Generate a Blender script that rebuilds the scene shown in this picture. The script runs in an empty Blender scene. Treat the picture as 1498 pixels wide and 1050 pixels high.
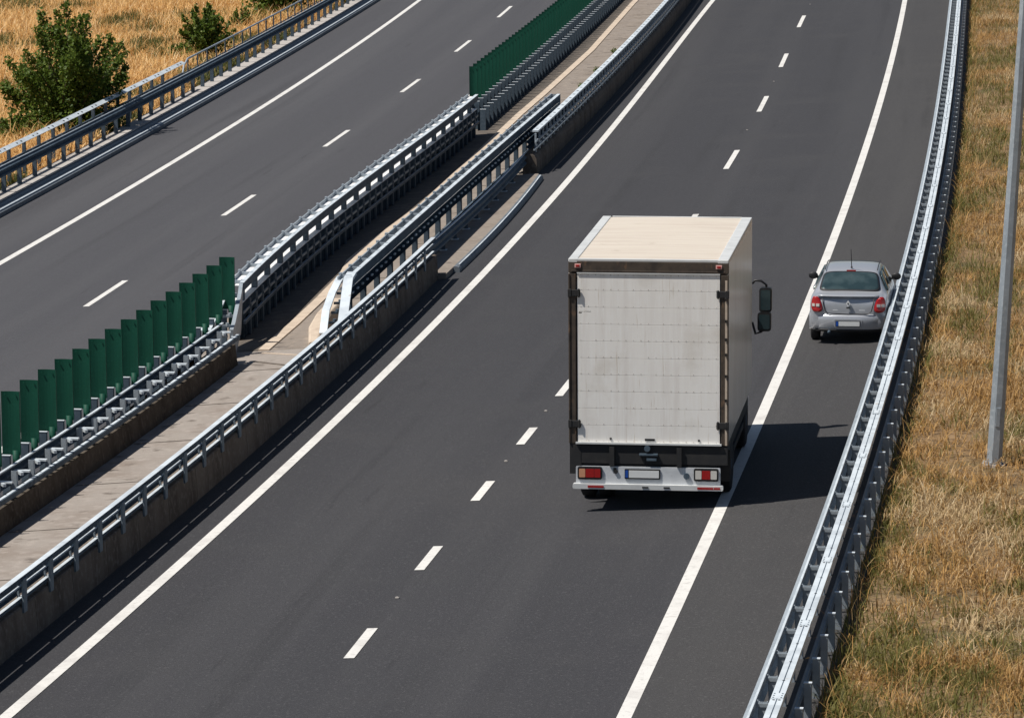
import bpy, math, random
import numpy as np
from mathutils import Vector, Matrix
random.seed(7); rng = np.random.default_rng(7)
S = bpy.context.scene; C = S.collection
R = math.radians
# ------------------------------------------------------------------ camera
F, PIT, ROL, H = 6122.13, R(9.5274), R(-0.4028), 13.0453
GX, GY = 0.050636, -0.011944                       # the banked, gently falling road plane
cp, sp = math.cos(PIT), math.sin(PIT)
fw = Vector((0, cp, -sp)); up0 = Vector((0, sp, cp)); rt0 = Vector((1, 0, 0))
cr, sr = math.cos(ROL), math.sin(ROL)
rt = cr*rt0+sr*up0; up = -sr*rt0+cr*up0
cam = bpy.data.objects.new('camera', bpy.data.cameras.new('camera')); C.objects.link(cam)
M = Matrix((rt, up, -fw)).transposed().to_4x4(); M.translation = (0, 0, H)
cam.matrix_world = M
cam.data.sensor_width = 36; cam.data.sensor_fit = 'HORIZONTAL'
cam.data.lens = F/1498*36; cam.data.clip_start = 1; cam.data.clip_end = 3000
S.camera = cam

def gz(x, y): return GX*x+GY*y
def at(px, py, h=0.0):
    """ground point (raised by h) seen at a pixel of the photograph"""
    d = (px-749)*rt-(py-525)*up+F*fw
    t = (h-H)/(d.z-GX*d.x-GY*d.y)
    return d*t+Vector((0, 0, H))

# ------------------------------------------------------------------ materials
def mat(name, col, rough=.6, metal=0., noise=None, bump=None, spec=None, coat=0.):
    """noise: list of (scale, colour, low, high) layers mixed over col; bump: (scale, strength)"""
    m = bpy.data.materials.new(name); m.use_nodes = True
    nt = m.node_tree; b = nt.nodes['Principled BSDF']
    b.inputs['Base Color'].default_value = (*col, 1); b.inputs['Roughness'].default_value = rough
    b.inputs['Metallic'].default_value = metal
    if spec is not None: b.inputs['Specular IOR Level'].default_value = spec
    if coat: b.inputs['Coat Weight'].default_value = coat
    tc = nt.nodes.new('ShaderNodeTexCoord')
    src = None
    for lay in noise or []:
        sc, c2, lo, hi = lay[:4]
        mp = nt.nodes.new('ShaderNodeMapping'); nt.links.new(tc.outputs['UV' if len(lay) > 6 else 'Object'], mp.inputs[0])
        if len(lay) > 4: mp.inputs['Scale'].default_value = lay[4]
        if len(lay) > 5: mp.inputs['Rotation'].default_value = lay[5]
        n = nt.nodes.new('ShaderNodeTexNoise'); n.inputs['Scale'].default_value = sc; n.inputs['Detail'].default_value = 5
        nt.links.new(mp.outputs[0], n.inputs['Vector'])
        r = nt.nodes.new('ShaderNodeMapRange'); r.inputs[1].default_value = lo; r.inputs[2].default_value = hi
        nt.links.new(n.outputs['Fac'], r.inputs[0])
        x = nt.nodes.new('ShaderNodeMix'); x.data_type = 'RGBA'
        nt.links.new(r.outputs[0], x.inputs[0])
        if src is None: x.inputs[6].default_value = (*col, 1)
        else: nt.links.new(src, x.inputs[6])
        x.inputs[7].default_value = (*c2, 1); src = x.outputs[2]
    if src is not None: nt.links.new(src, b.inputs['Base Color'])
    if bump:
        n = nt.nodes.new('ShaderNodeTexNoise'); n.inputs['Scale'].default_value = bump[0]; n.inputs['Detail'].default_value = 3
        nt.links.new(tc.outputs['Object'], n.inputs['Vector'])
        bp = nt.nodes.new('ShaderNodeBump'); bp.inputs['Strength'].default_value = bump[1]; bp.inputs['Distance'].default_value = .02
        nt.links.new(n.outputs['Fac'], bp.inputs['Height']); nt.links.new(bp.outputs[0], b.inputs['Normal'])
    return m
def leafmat(name, cols, rough=.6, trans=.25):
    """each leaf or blade takes its own tint from a ramp"""
    m = bpy.data.materials.new(name); m.use_nodes = True
    nt = m.node_tree; b = nt.nodes['Principled BSDF']; b.inputs['Roughness'].default_value = rough
    b.inputs['Specular IOR Level'].default_value = .25
    g = nt.nodes.new('ShaderNodeNewGeometry'); rp = nt.nodes.new('ShaderNodeValToRGB')
    nt.links.new(g.outputs['Random Per Island'], rp.inputs[0])
    el = rp.color_ramp.elements
    while len(el) < len(cols): el.new(.5)
    for i, c in enumerate(cols): el[i].position = i/(len(cols)-1); el[i].color = (*c, 1)
    nt.links.new(rp.outputs[0], b.inputs['Base Color'])
    if trans:
        t = nt.nodes.new('ShaderNodeBsdfTranslucent'); nt.links.new(rp.outputs[0], t.inputs[0])
        x = nt.nodes.new('ShaderNodeMixShader'); x.inputs[0].default_value = trans
        nt.links.new(b.outputs[0], x.inputs[1]); nt.links.new(t.outputs[0], x.inputs[2])
        nt.links.new(x.outputs[0], nt.nodes['Material Output'].inputs[0])
    return m

Z0_ = (0, 0, 0)
ASPH_R = mat('asphalt_lanes', (0.0331, 0.0326, 0.0365), .85, noise=[(1, (0.0430, 0.0422, 0.0455), .44, .64, (.62, .012, 1), Z0_, 1), (1, (0.0275, 0.0270, 0.0297), .56, .72, (1.7, .03, 1), Z0_, 1), (1, (0.0258, 0.0252, 0.0279), .66, .74, (3.5, .25, 1), Z0_, 1), (.5, (0.0396, 0.0387, 0.0414), .5, .72), (24, (0.0843, 0.0827, 0.0864), .56, .76), (55, (0.0120, 0.0117, 0.0144), .52, .72)], bump=(70, .6))
ASPH_S = mat('asphalt_shoulder', (0.0421, 0.0405, 0.0414), .88, noise=[(1, (0.0516, 0.0496, 0.0495), .45, .66, (.8, .015, 1), Z0_, 1), (1, (0.0353, 0.0339, 0.0342), .58, .72, (2.2, .05, 1), Z0_, 1), (.5, (0.0482, 0.0461, 0.0459), .5, .72), (24, (0.0989, 0.0957, 0.0954), .56, .76), (55, (0.0163, 0.0157, 0.0171), .52, .72)], bump=(70, .6))
ASPH_L = mat('asphalt_far_lanes', (0.0550, 0.0544, 0.0603), .85, noise=[(1, (0.0688, 0.0679, 0.0729), .44, .64, (.6, .011, 1), Z0_, 1), (1, (0.0473, 0.0465, 0.0513), .56, .72, (1.7, .03, 1), Z0_, 1), (1, (0.0447, 0.0435, 0.0477), .66, .74, (3.5, .25, 1), Z0_, 1), (20, (0.0946, 0.0931, 0.0990), .56, .76), (45, (0.0284, 0.0278, 0.0315), .52, .72)], bump=(60, .5))
PAINT = mat('road_paint', (.68, .665, .63), .6, noise=[(1.3, (.58, .56, .53), .5, .7), (9, (.50, .48, .455), .54, .75), (45, (.30, .29, .28), .62, .76)])
CONC = mat('median_concrete', (.29, .255, .225), .9, noise=[(.9, (.22, .18, .15), .45, .7), (5, (.35, .305, .27), .5, .75), (2.4, (.15, .125, .105), .60, .70), (40, (.19, .165, .14), .58, .78)], bump=(30, .3))
CONC2 = mat('median_tan_slabs', (.235, .20, .17), .9, noise=[(1.2, (.19, .155, .125), .45, .7), (6, (.31, .26, .21), .5, .75), (2.2, (.12, .10, .085), .60, .70), (40, (.15, .125, .11), .58, .78)], bump=(30, .3))
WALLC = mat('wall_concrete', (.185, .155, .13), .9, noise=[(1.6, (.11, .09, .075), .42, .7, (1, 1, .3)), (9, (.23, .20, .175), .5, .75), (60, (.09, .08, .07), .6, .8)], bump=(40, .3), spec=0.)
BASEC = mat('shade_darkened_concrete', (.10, .085, .07), .9, noise=[(1.6, (.06, .05, .042), .42, .7, (1, 1, .3)), (9, (.14, .12, .10), .5, .75)], bump=(40, .3), spec=0.)  # barrier base concrete, darkened to carry the shade on it
CREAM = mat('pale_kerb_concrete', (.56, .46, .36), .85, noise=[(3, (.45, .36, .28), .45, .7), (30, (.4, .33, .26), .55, .8)])
SLABC = mat('kerb_slab_concrete', (.42, .39, .36), .9, noise=[(1.5, (.34, .31, .28), .4, .7), (8, (.5, .47, .44), .5, .75)], bump=(30, .2))
DIRT = mat('gutter_dirt', (.10, .085, .07), .95, noise=[(3, (.16, .13, .105), .45, .7), (20, (.06, .05, .045), .5, .75)], bump=(30, .5))
KERB = mat('kerb_blue_grey', (.15, .17, .19), .6, noise=[(4, (.10, .115, .135), .45, .7), (25, (.2, .22, .24), .55, .8)])
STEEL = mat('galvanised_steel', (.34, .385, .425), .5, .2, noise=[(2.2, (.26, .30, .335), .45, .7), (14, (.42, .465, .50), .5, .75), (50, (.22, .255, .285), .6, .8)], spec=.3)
STEELP = mat('sunlit_pale_steel', (.66, .72, .76), .5, .1, noise=[(.7, (.56, .61, .65), .5, .62), (4, (.42, .36, .30), .68, .76), (3, (.5, .55, .59), .45, .7), (30, (.45, .5, .54), .6, .8)])  # same steel for rail tops, with the sunlit brightness in the colour
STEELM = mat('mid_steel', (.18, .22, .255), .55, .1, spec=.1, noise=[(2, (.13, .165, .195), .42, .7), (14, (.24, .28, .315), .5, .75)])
DARKST = mat('deep_shade_steel', (.03, .045, .062), .6, 0., spec=0., noise=[(1.5, (.018, .028, .04), .42, .7), (10, (.05, .07, .09), .5, .75)])  # darker version for faces under the rails; their shade is in the colour
PALE = mat('sunlit_sheet_steel', (.86, .86, .85), .5, noise=[(6, (.72, .72, .71), .45, .7)])  # deck and top plates, whitened as if in full sun
STEELD = mat('shade_toned_steel', (.085, .115, .145), .6, 0., spec=.03, noise=[(1.5, (.05, .07, .095), .42, .7), (10, (.13, .165, .20), .5, .75)])  # galvanised steel of the rails with its navy shade put into the colour
BOLT = mat('bolt_hole', (.02, .022, .026), .6)
GREEN = mat('green_panel', (.002, .058, .035), .6, spec=.25, noise=[(3, (.0015, .042, .025), .45, .7, (1, 1, .3)), (1.1, (.008, .07, .047), .5, .7, (1, 1, .5)), (22, (.006, .075, .048), .55, .8)])
WHITE = mat('door_white', (.91, .88, .83), .5, noise=[(1.2, (.83, .79, .74), .45, .7, (6, 1, .25)), (7, (.94, .92, .88), .5, .75, (3, 1, .3)), (3, (.66, .58, .48), .62, .76, (8, 1, .5)), (.9, (.72, .67, .60), .56, .72)])
SIDE = mat('box_side', (.72, .665, .59), .2, noise=[(.8, (.63, .58, .51), .45, .7, (1, 1, .4))], bump=(.9, .35))
ROOF = mat('box_roof_cream', (.58, .52, .44), .7, noise=[(1.2, (.51, .44, .37), .42, .7, (.4, 5, 1)), (6, (.6, .54, .47), .5, .75, (.5, 4, 1)), (2, (.42, .36, .29), .66, .8)])
TRIM = mat('roof_trim', (.70, .71, .70), .45, .2, noise=[(4, (.6, .61, .6), .45, .7)])
RUSTF = mat('brown_frame', (.07, .052, .038), .7, noise=[(5, (.035, .026, .02), .45, .65), (12, (.17, .10, .055), .58, .75, (1, 1, .4))])
RIV = mat('rivet_grey', (.50, .45, .39), .6)
BLACK = mat('black_plastic', (.012, .012, .013), .5)
RUBBER = mat('tyre_rubber', (.014, .014, .015), .85, noise=[(20, (.022, .021, .02), .5, .7)])
CHAS = mat('chassis_black', (.016, .016, .017), .75, noise=[(6, (.03, .028, .026), .5, .75)])
BUMP = mat('bumper_grey_white', (.60, .62, .64), .45, noise=[(3, (.5, .52, .54), .45, .7, (1, 1, 3)), (15, (.44, .45, .47), .6, .8)])
REDL = mat('red_lens', (.33, .008, .008), .2, coat=.5)
REDW = mat('pale_red_lens', (.75, .42, .38), .3)
CLEARL = mat('pale_lens', (.62, .6, .55), .2, coat=.5)
AMBER = mat('amber_lens', (.6, .3, .17), .2, coat=.5)
PLATE = mat('plate_white', (.72, .73, .72), .45)
BLUE = mat('plate_blue', (.01, .07, .35), .4)
SILVER = mat('silver_car_paint', (.44, .455, .485), .3, .35, coat=.6, noise=[(300, (.50, .515, .545), .5, .7)])
GLASS = mat('dark_car_glass', (.022, .04, .045), .06, spec=.6, noise=[(2.2, (.045, .07, .075), .45, .6)])  # paler patches in the glass colour stand in for reflections
SEAT = mat('seat_cloth', (.05, .06, .06), .8)
CAB = mat('cab_white', (.7, .7, .69), .4, coat=.3)
BADGE = mat('chrome', (.85, .86, .87), .3, .2)
INK = mat('dark_lettering', (.06, .06, .065), .6)
BARK = mat('bark', (.09, .065, .045), .9, noise=[(12, (.05, .035, .025), .45, .7)])
VERGE = mat('dry_verge_soil', (.20, .12, .05), .95, noise=[(.35, (.10, .085, .032), .45, .62), (1.6, (.27, .175, .09), .45, .7), (9, (.075, .05, .025), .48, .66), (45, (.33, .22, .12), .55, .75)], bump=(12, 1.))
FIELD = mat('golden_field_soil', (.34, .185, .062), .95, noise=[(.13, (.26, .15, .055), .45, .62), (.8, (.42, .24, .085), .45, .7), (5, (.2, .115, .045), .5, .72)], bump=(8, 1.))

# ------------------------------------------------------------------ mesh helpers
def children(o): return list(o.children)
class MB:
    def __init__(s): s.v = []; s.f = []; s.m = []; s.mi = 0; s.sm = []; s.smooth = False
    def add(s, vs, fs):
        k = len(s.v); s.v += [tuple(p) for p in vs]
        for f in fs: s.f.append(tuple(i+k for i in f)); s.m.append(s.mi); s.sm.append(s.smooth)
    def box(s, c, d, rz=0., ch=0.):
        x, y, z = (q/2 for q in d); cs, sn = math.cos(rz), math.sin(rz)
        P = [(-x, -y, -z), (x, -y, -z), (x, y, -z), (-x, y, -z), (-x, -y, z), (x, -y, z), (x, y, z), (-x, y, z)]
        s.add([(c[0]+a*cs-b*sn, c[1]+a*sn+b*cs, c[2]+e) for a, b, e in P],
              [(3, 2, 1, 0), (4, 5, 6, 7), (0, 1, 5, 4), (1, 2, 6, 5), (2, 3, 7, 6), (3, 0, 4, 7)])
    def rbox(s, c, d, r, seg=3):
        """box with rounded vertical-plane (x,z) corners, along y"""
        x, y, z = (q/2 for q in d); r = min(r, x, z); ring = []
        for (sx, sz, a0) in ((1, 1, 0), (-1, 1, 90), (-1, -1, 180), (1, -1, 270)):
            for i in range(seg+1):
                a = R(a0+90*i/seg); ring.append((sx*(x-r)+r*math.cos(a), sz*(z-r)+r*math.sin(a)))
        n = len(ring)
        s.add([(c[0]+p[0], c[1]-y, c[2]+p[1]) for p in ring]+[(c[0]+p[0], c[1]+y, c[2]+p[1]) for p in ring],
              [tuple(range(n)), tuple(range(2*n-1, n-1, -1))]+[(i+n, (i+1) % n+n, (i+1) % n, i) for i in range(n)])
    def loft(s, rings, cap=True, closed=True):
        n = len(rings[0]); vs = [p for r in rings for p in r]; fs = []
        for k in range(len(rings)-1):
            for i in range(n if closed else n-1):
                j = (i+1) % n; fs.append((k*n+i, k*n+j, (k+1)*n+j, (k+1)*n+i))
        if cap and closed:
            fs.append(tuple(range(n-1, -1, -1))); fs.append(tuple((len(rings)-1)*n+i for i in range(n)))
        s.add(vs, fs)
    def tube(s, pts, r, seg=8, flat=None):
        """round (or flat = (half width, half height)) tube through 3D points"""
        pts = [Vector(p) for p in pts]; rings = []
        rs = r if isinstance(r, (list, tuple)) else [r]*len(pts)
        for i, p in enumerate(pts):
            t = (pts[min(i+1, len(pts)-1)]-pts[max(i-1, 0)]).normalized()
            u = t.cross(Vector((0, 0, 1)))
            if u.length < 1e-3: u = Vector((1, 0, 0))
            u.normalize(); w = u.cross(t).normalized()
            if flat: rings.append([p+u*flat[0]*a+w*flat[1]*b for a, b in ((1, -1), (1, 1), (-1, 1), (-1, -1))])
            else: rings.append([p+(u*math.cos(2*math.pi*k/seg)+w*math.sin(2*math.pi*k/seg))*rs[i] for k in range(seg)])
        s.loft(rings)
    def cyl(s, c, r, d, axis='z', seg=20, r2=None):
        r2 = r if r2 is None else r2; rings = []
        for e, q in ((-d/2, r), (d/2, r2)):
            ring = []
            for k in range(seg):
                a = 2*math.pi*k/seg; x, y = q*math.cos(a), q*math.sin(a)
                ring.append({'z': (c[0]+x, c[1]+y, c[2]+e), 'x': (c[0]+e, c[1]+x, c[2]+y), 'y': (c[0]+y, c[1]+e, c[2]+x)}[axis])
            rings.append(ring)
        s.loft(rings)
    def build(s, name, mats, parent=None, org=(0, 0, 0), bevel=0., kind=None):
        me = bpy.data.meshes.new(name)
        me.from_pydata([(a-org[0], b-org[1], c-org[2]) for a, b, c in s.v], [], s.f)
        for m in (mats if isinstance(mats, (list, tuple)) else [mats]): me.materials.append(m)
        me.polygons.foreach_set('material_index', s.m); me.polygons.foreach_set('use_smooth', s.sm); me.update()
        o = bpy.data.objects.new(name, me); C.objects.link(o)
        if parent is not None: o.parent = parent
        elif any(org): o.location = org
        if bevel:
            b = o.modifiers.new('bevel', 'BEVEL'); b.width = bevel; b.segments = 2; b.limit_method = 'ANGLE'
        if kind: o['kind'] = kind
        return o
def thing(name, label, cat, loc=(0, 0, 0), rz=0., group=None):
    o = bpy.data.objects.new(name, None); C.objects.link(o); o.empty_display_size = .3
    o.location = loc; o.rotation_euler = (0, 0, rz); o['label'] = label; o['category'] = cat
    if group: o['group'] = group
    return o
def tag(o, label, cat, group=None, kind=None):
    o['label'] = label; o['category'] = cat
    if group: o['group'] = group
    if kind: o['kind'] = kind
    return o

# ------------------------------------------------------------------ paths on the ground
class Path:
    """smooth line x(y) on the ground, fitted through points; extended straight beyond its ends"""
    def __init__(s, pts, deg=2, h=0., off=0.):
        A = np.array([at(x, y, h) for x, y in pts]); s.y0, s.y1 = A[:, 1].min(), A[:, 1].max(); s.ym = A[:, 1].mean()
        s.p = np.polyfit(A[:, 1]-s.ym, A[:, 0], min(deg, len(pts)-1)); s.d = np.polyder(s.p); s.off = off
    def x(s, y):
        c = min(max(y, s.y0), s.y1)-s.ym; return float(np.polyval(s.p, c)+np.polyval(s.d, c)*(y-c-s.ym))
    def slope(s, y): return float(np.polyval(s.d, min(max(y, s.y0), s.y1)-s.ym))
    def n(s, y):
        k = s.slope(y); q = math.hypot(1, k); return Vector((1/q, -k/q, 0))      # to the right
    def pt(s, y, u=0., v=0., sheet=False):
        p = Vector((s.x(y), y, 0)); g = gz(p.x, p.y)
        p = p+s.n(y)*(u+s.off); p.z = (gz(p.x, p.y) if sheet else g)+v; return p
    def rz(s, y): return -math.atan(s.slope(y))
def ys(y0, y1, st=1.5):
    n = max(2, int(abs(y1-y0)/st)+1); return [y0+(y1-y0)*i/(n-1) for i in range(n)]
def sweep(mb, path, prof, y0, y1, st=1.5, sheet=False, closed=True):
    rings = [[path.pt(y, u, v, sheet) for u, v in prof] for y in ys(y0, y1, st)]
    mb.loft(rings, cap=closed, closed=closed)
def rect(u0, u1, v0, v1): return [(u0, v0), (u1, v0), (u1, v1), (u0, v1)]
def wbeam(u, v, s, h=.31, d=.08, t=.008):
    """W-beam rail profile: back plane at u, bottom at v, bulging towards s"""
    a = [(0, 0), (.25, .1), (1, .2), (1, .32), (.25, .44), (.25, .56), (1, .68), (1, .8), (.25, .9), (0, 1)]
    P = [(u+s*d*p, v+h*q) for p, q in a]
    return P+[(x-s*t, y) for x, y in reversed(P)]
def sheet(name, pa, ua, pb, ub, y0, y1, lift, m, st=2.5, ref=None):
    """flat ground sheet between two paths"""
    mb = MB(); rows = []
    for y in ys(y0, y1, st):
        a, b = pa.pt(y, ua), pb.pt(y, ub); row = []
        for i in range(9):
            p = a.lerp(b, i/8); row.append((p.x, p.y, gz(p.x, p.y)+lift))
        rows.append(row)
    mb.loft(rows, cap=False, closed=False)
    o = mb.build(name, m, kind='structure')
    if ref:                                                             # metres across the road, metres along it
        uv = o.data.uv_layers.new(name='road')
        vs = o.data.vertices
        for l in o.data.loops:
            c = vs[l.vertex_index].co; uv.data[l.index].uv = (c.x-ref.x(c.y), c.y)
    return o
def row(proto, root, path, u, v, y0, step, count, extra_rz=0.):
    """individual copies of a part along a path; the first one is the prototype itself"""
    for i in range(count):
        o = proto if i == 0 else proto.copy()
        if i: C.objects.link(o); o.parent = root
        y = y0+i*step; o.location = path.pt(y, u, v)-root.location; o.rotation_euler = (0, 0, path.rz(y)+extra_rz)

P_R = Path([(914.5,1050),(1004,850),(1036.8,780),(1143.7,540),(1199.9,400),(1238.8,300),(1271.3,200),(1295.8,120),(1311.4,60),(1323.9,0)], 3)
P_L = Path([(11.4,1050),(200,878.1),(397.5,700),(610.5,500),(710.5,400),(885.7,200),(900,181),(1043.8,0)], 3)
P_D = Path([(509.9,962.9),(544.2,919.2),(614.7,833.9),(641.1,799.2),(695.8,732.6),(778.3,625.9),(817.9,579.6),(1063.4,247.6),(1078.1,220.2),(1109.3,164),(1121.1,141.3),(1151.6,79),(1176.3,23.4)], 4)
P_LD = Path([(125.6,448.7),(182.5,410.8),(328.7,315.7),(370.8,285.6),(475.8,215),(507.6,191),(588.2,135.4),(612.6,116.4),(667.2,76.2),(747.5,9.7)], 3)
P_LO = Path([(0,385.6),(100,328),(200,269.3),(410.4,140),(614.7,0)], 3)
P_LK = Path([(0,319),(125,250),(400,96),(557,0)], 2)                    # left kerb foot
P_A = Path([(0,787),(200,646),(349,534)], 2)                            # near left median barrier, right foot
P_B = Path([(358,413.7),(378,392),(400,370),(432,341),(465.5,316.6),(506.7,284.6),(573,232.7),(634,190),(679.6,153),(701,138.7)], 3, 1.27)
P_F = Path([(746.7,157.7),(786,122),(827,84),(879,34),(909.5,3)], 2)
P_W = Path([(0,972),(140,860),(380,652),(451,589),(535,514),(641,408)], 2)
P_W2 = Path([(784,256),(822,218),(862,180.6),(900,136),(959,67),(1012,2)], 2)
P_C = Path([(513,405.7),(545.7,374),(560,367.5),(631,289.5),(672.8,270),(690,252),(818.8,137.6)], 2, 1.28)
P_CW = Path([(625.5,361),(666.7,325),(720,276),(789,201.6)], 2, .6)
P_CK = Path([(667,404),(700,372),(720,352),(790.6,268.7)], 2)           # kerb of the middle slab
P_RF = Path([(1093.3,1050),(1170.4,850),(1211,740),(1297,480),(1318.6,400),(1340.5,318),(1363.3,200),(1381,95),(1391.7,0)], 3, .75)
YN, YF = 34, 250

# ------------------------------------------------------------------ ground, roads, markings
mb = MB()
for x0, x1 in ((-900, 900),):
    mb.add([(x0, -200, gz(x0, -200)-.25), (x1, -200, gz(x1, -200)-.25), (x1, 1500, gz(x1, 1500)-.25), (x0, 1500, gz(x0, 1500)-.25)], [(0, 1, 2, 3)])
mb.build('ground', VERGE, kind='structure')
class Off:                                                              # a path far to one side
    def __init__(s, p, d): s.p, s.d = p, d
    def pt(s, y, u=0., v=0.):
        return s.p.pt(y, 0)+Vector((s.d, 0, 0))
sheet('field', Off(P_LK, -170), 0, P_LK, -.9, 20, 400, .10, FIELD, 4)
sheet('verge', P_RF, .62, Off(P_RF, 120), 0, 20, 400, .0, VERGE, 3)
LROAD = Path([(346,404),(440,331),(560,239),(680,138),(800,36)], 2)
sheet('left_road', P_LK, -.15, P_LD, 4.2, YN, YF, .004, ASPH_L, ref=P_LD)
sheet('right_road', P_W, -.2, P_RF, .7, YN, 97, .0, ASPH_R, ref=P_D)
class Wm:                                                               # right median edge, all along
    def pt(s, y, u=0., v=0.):
        if y < 97: return P_W.pt(y, u)
        if y > 117: return P_W2.pt(y, u)
        a, b = P_W.pt(97, u), P_W2.pt(117, u); return a.lerp(b, (y-97)/20)
sheet('right_road', Wm(), -.2, P_RF, .7, 97, YF, .0, ASPH_R, ref=P_D)
sheet('right_shoulder', P_R, .02, P_RF, .69, YN, YF, .004, ASPH_S, ref=P_D)
class Lm:                                                               # left median edge
    def pt(s, y, u=0., v=0.):
        if y < 85: return P_A.pt(y, u)
        if y > 133: return P_F.pt(y, u)
        if 90 < y < 128: return P_B.pt(y, u)
        if y <= 90: return P_A.pt(85, u).lerp(P_B.pt(90, u), (y-85)/5)
        return P_B.pt(128, u).lerp(P_F.pt(133, u), (y-128)/5)
class Lane:
    def pt(s, y, u=0., v=0.): return P_LD.pt(y, u)
sheet('median_floor', Lm(), -.9, Wm(), -.1, YN, 86.6, .012, CONC)
sheet('median_floor', Lm(), -.9, Wm(), -.1, 86.62, YF, .012, CONC2)
def stripe(path, u, w, y0, y1, st=1.5, name='lane_line'):
    m = MB(); sweep(m, path, [(u-w/2, .009), (u+w/2, .009)], y0, y1, st, sheet=True, closed=False)
    return m.build(name, PAINT, kind='structure')
stripe(P_R, 0, .20, YN, YF); stripe(P_L, 0, .20, YN, YF); stripe(P_LO, 0, .20, YN, YF); stripe(P_LD, 2.72, .18, YN, YF)
DS = [(at(a, b).y, at(c, d).y) for a, b, c, d in ((509.9,962.9,544.2,919.2),(614.7,833.9,641.1,799.2),(695.8,732.6,717.5,704),(759.6,650.5,778.3,625.9),(1063.4,247.6,1078.1,220.2),(1109.3,164,1121.1,141.3),(1143,98.7,1151.6,79),(1169.2,40.4,1176.3,23.4))]
DS += [(at(817.9,579.6).y, at(817.9,579.6).y+1.9), (84.5, 86.4), (90.3, 92.2), (at(1021,313.7).y-4.4, at(1021,313.7).y), (51.4, 53.3), (45.6, 47.5), (187, 191.7)]
for a, b in DS: stripe(P_D, 0, .155, a, b, .8, 'lane_dash')
for a, b in [(at(p, q).y, at(r, s).y) for p, q, r, s in ((125.6,448.7,182.5,410.8),(328.7,315.7,370.8,285.6),(475.8,215,507.6,191),(588.2,135.4,612.6,116.4),(667.2,76.2,686.1,59.7),(730.2,25.9,747.5,9.7))]+[(79, 83.3), (199, 204)]:
    stripe(P_LD, 0, .15, a, b, .8, 'lane_dash')
k = 0
for px, py in ((581,875),(740,675.2),(798.4,601.8),(1093,191),(1132,120),(1185,7)):
    p = at(px, py); m = MB(); m.box((0, 0, .008), (.055, .055, .016), 0); m.box((0, 0, .018), (.035, .035, .008))
    o = m.build('road_stud', SLABC); o.location = (p.x, p.y, p.z+.004); o.rotation_euler = (0, 0, P_D.rz(p.y))
    tag(o, 'tiny pale reflective stud on the asphalt midway between two short lane dashes', 'road stud', 'studs between the lane dashes')

# ------------------------------------------------------------------ posts
def post_mesh(w, d, h, mats, t=.012, cap=None):
    """C section post: web facing +-y (along the road), height h"""
    m = MB(); m.box((0, 0, h/2), (w, t, h)); m.box((-w/2, d/2, h/2), (t, d, h-.004)); m.box((w/2, d/2, h/2), (t, d, h-.004))
    if cap: m.mi = 1; m.box((0, d/2, h+.006), (w+t+.01, d+t+.01, .012))
    return m
# ------------------------------------------------------------------ right guard rail
def road_thing(name, label, cat, path, y, group=None):
    return thing(name, label, cat, path.pt(y), 0, group)
t = road_thing('guard_rail', 'long curving double steel guard rail with pale flat top strip beside the dry grass verge', 'guard rail', P_RF, 60)
o_ = t.location
m = MB(); sweep(m, P_RF, wbeam(.0, .44, -1), YN, YF); m.build('front_beam', STEEL, t, o_)
m = MB(); sweep(m, P_RF, rect(-.005, .025, .752, .772), YN, YF); m.build('beam_lip', STEELP, t, o_)
m = MB(); sweep(m, P_RF, rect(.225, .385, .79, .85), YN, YF); m.mi = 1
for i in range(110):
    y = 46+i*1.0
    for du in ((0,) if i % 4 else (-.035, .035)):
        p = P_RF.pt(y, .305+du, .8515); m.cyl((p.x, p.y, p.z), .018, .006, seg=8)
m.build('top_strip', [STEELP, BOLT], t, o_)
m = MB(); sweep(m, P_RF, rect(.30, .312, .851, .8535), YN, YF); m.build('strip_seam', STEELD, t, o_)
m = MB(); m.box((0, 0, .8545), (.155, .28, .003)); m.mi = 1
for a in (-.05, .05):
    for b in (-.1, .0, .1): m.cyl((a, b, .858), .011, .008, seg=6)
p0 = m.build('lap_joint', [STEELP, STEELD], t); row(p0, t, P_RF, .305, 0, 46.2, 4.0, 34)
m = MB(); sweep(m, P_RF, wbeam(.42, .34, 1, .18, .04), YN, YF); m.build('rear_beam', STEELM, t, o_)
pm = post_mesh(.10, .05, .74, None); p0 = pm.build('post', STEEL, t); row(p0, t, P_RF, .11, 0, 45, 1.33, 98)
pm = post_mesh(.085, .05, .56, None, cap=1); p0 = pm.build('rear_post', [STEEL, STEELP], t); row(p0, t, P_RF, .52, 0, 45.4, 1.33, 98)
def spacer(lo):
    m = MB(); m.box((lo+.1, 0, .70), (.19, .035, .05)); m.box((lo+.06, .04, .58), (.06, .05, .2), .2); m.cyl((lo+.02, .03, .74), .014, .03, seg=6); return m
p0 = spacer(.02).build('spacer', STEEL, t); row(p0, t, P_RF, 0, 0, 45.0, 1.33, 98)
m = MB(); sweep(m, P_RF, rect(.36, .74, -.2, .03), 96, YF); m.build('concrete_strip', SLABC, kind='structure')
m = MB(); sweep(m, P_RF, rect(.36, .74, -.2, .02), YN, 95.98); m.build('earth_strip', VERGE, kind='structure')

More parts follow.
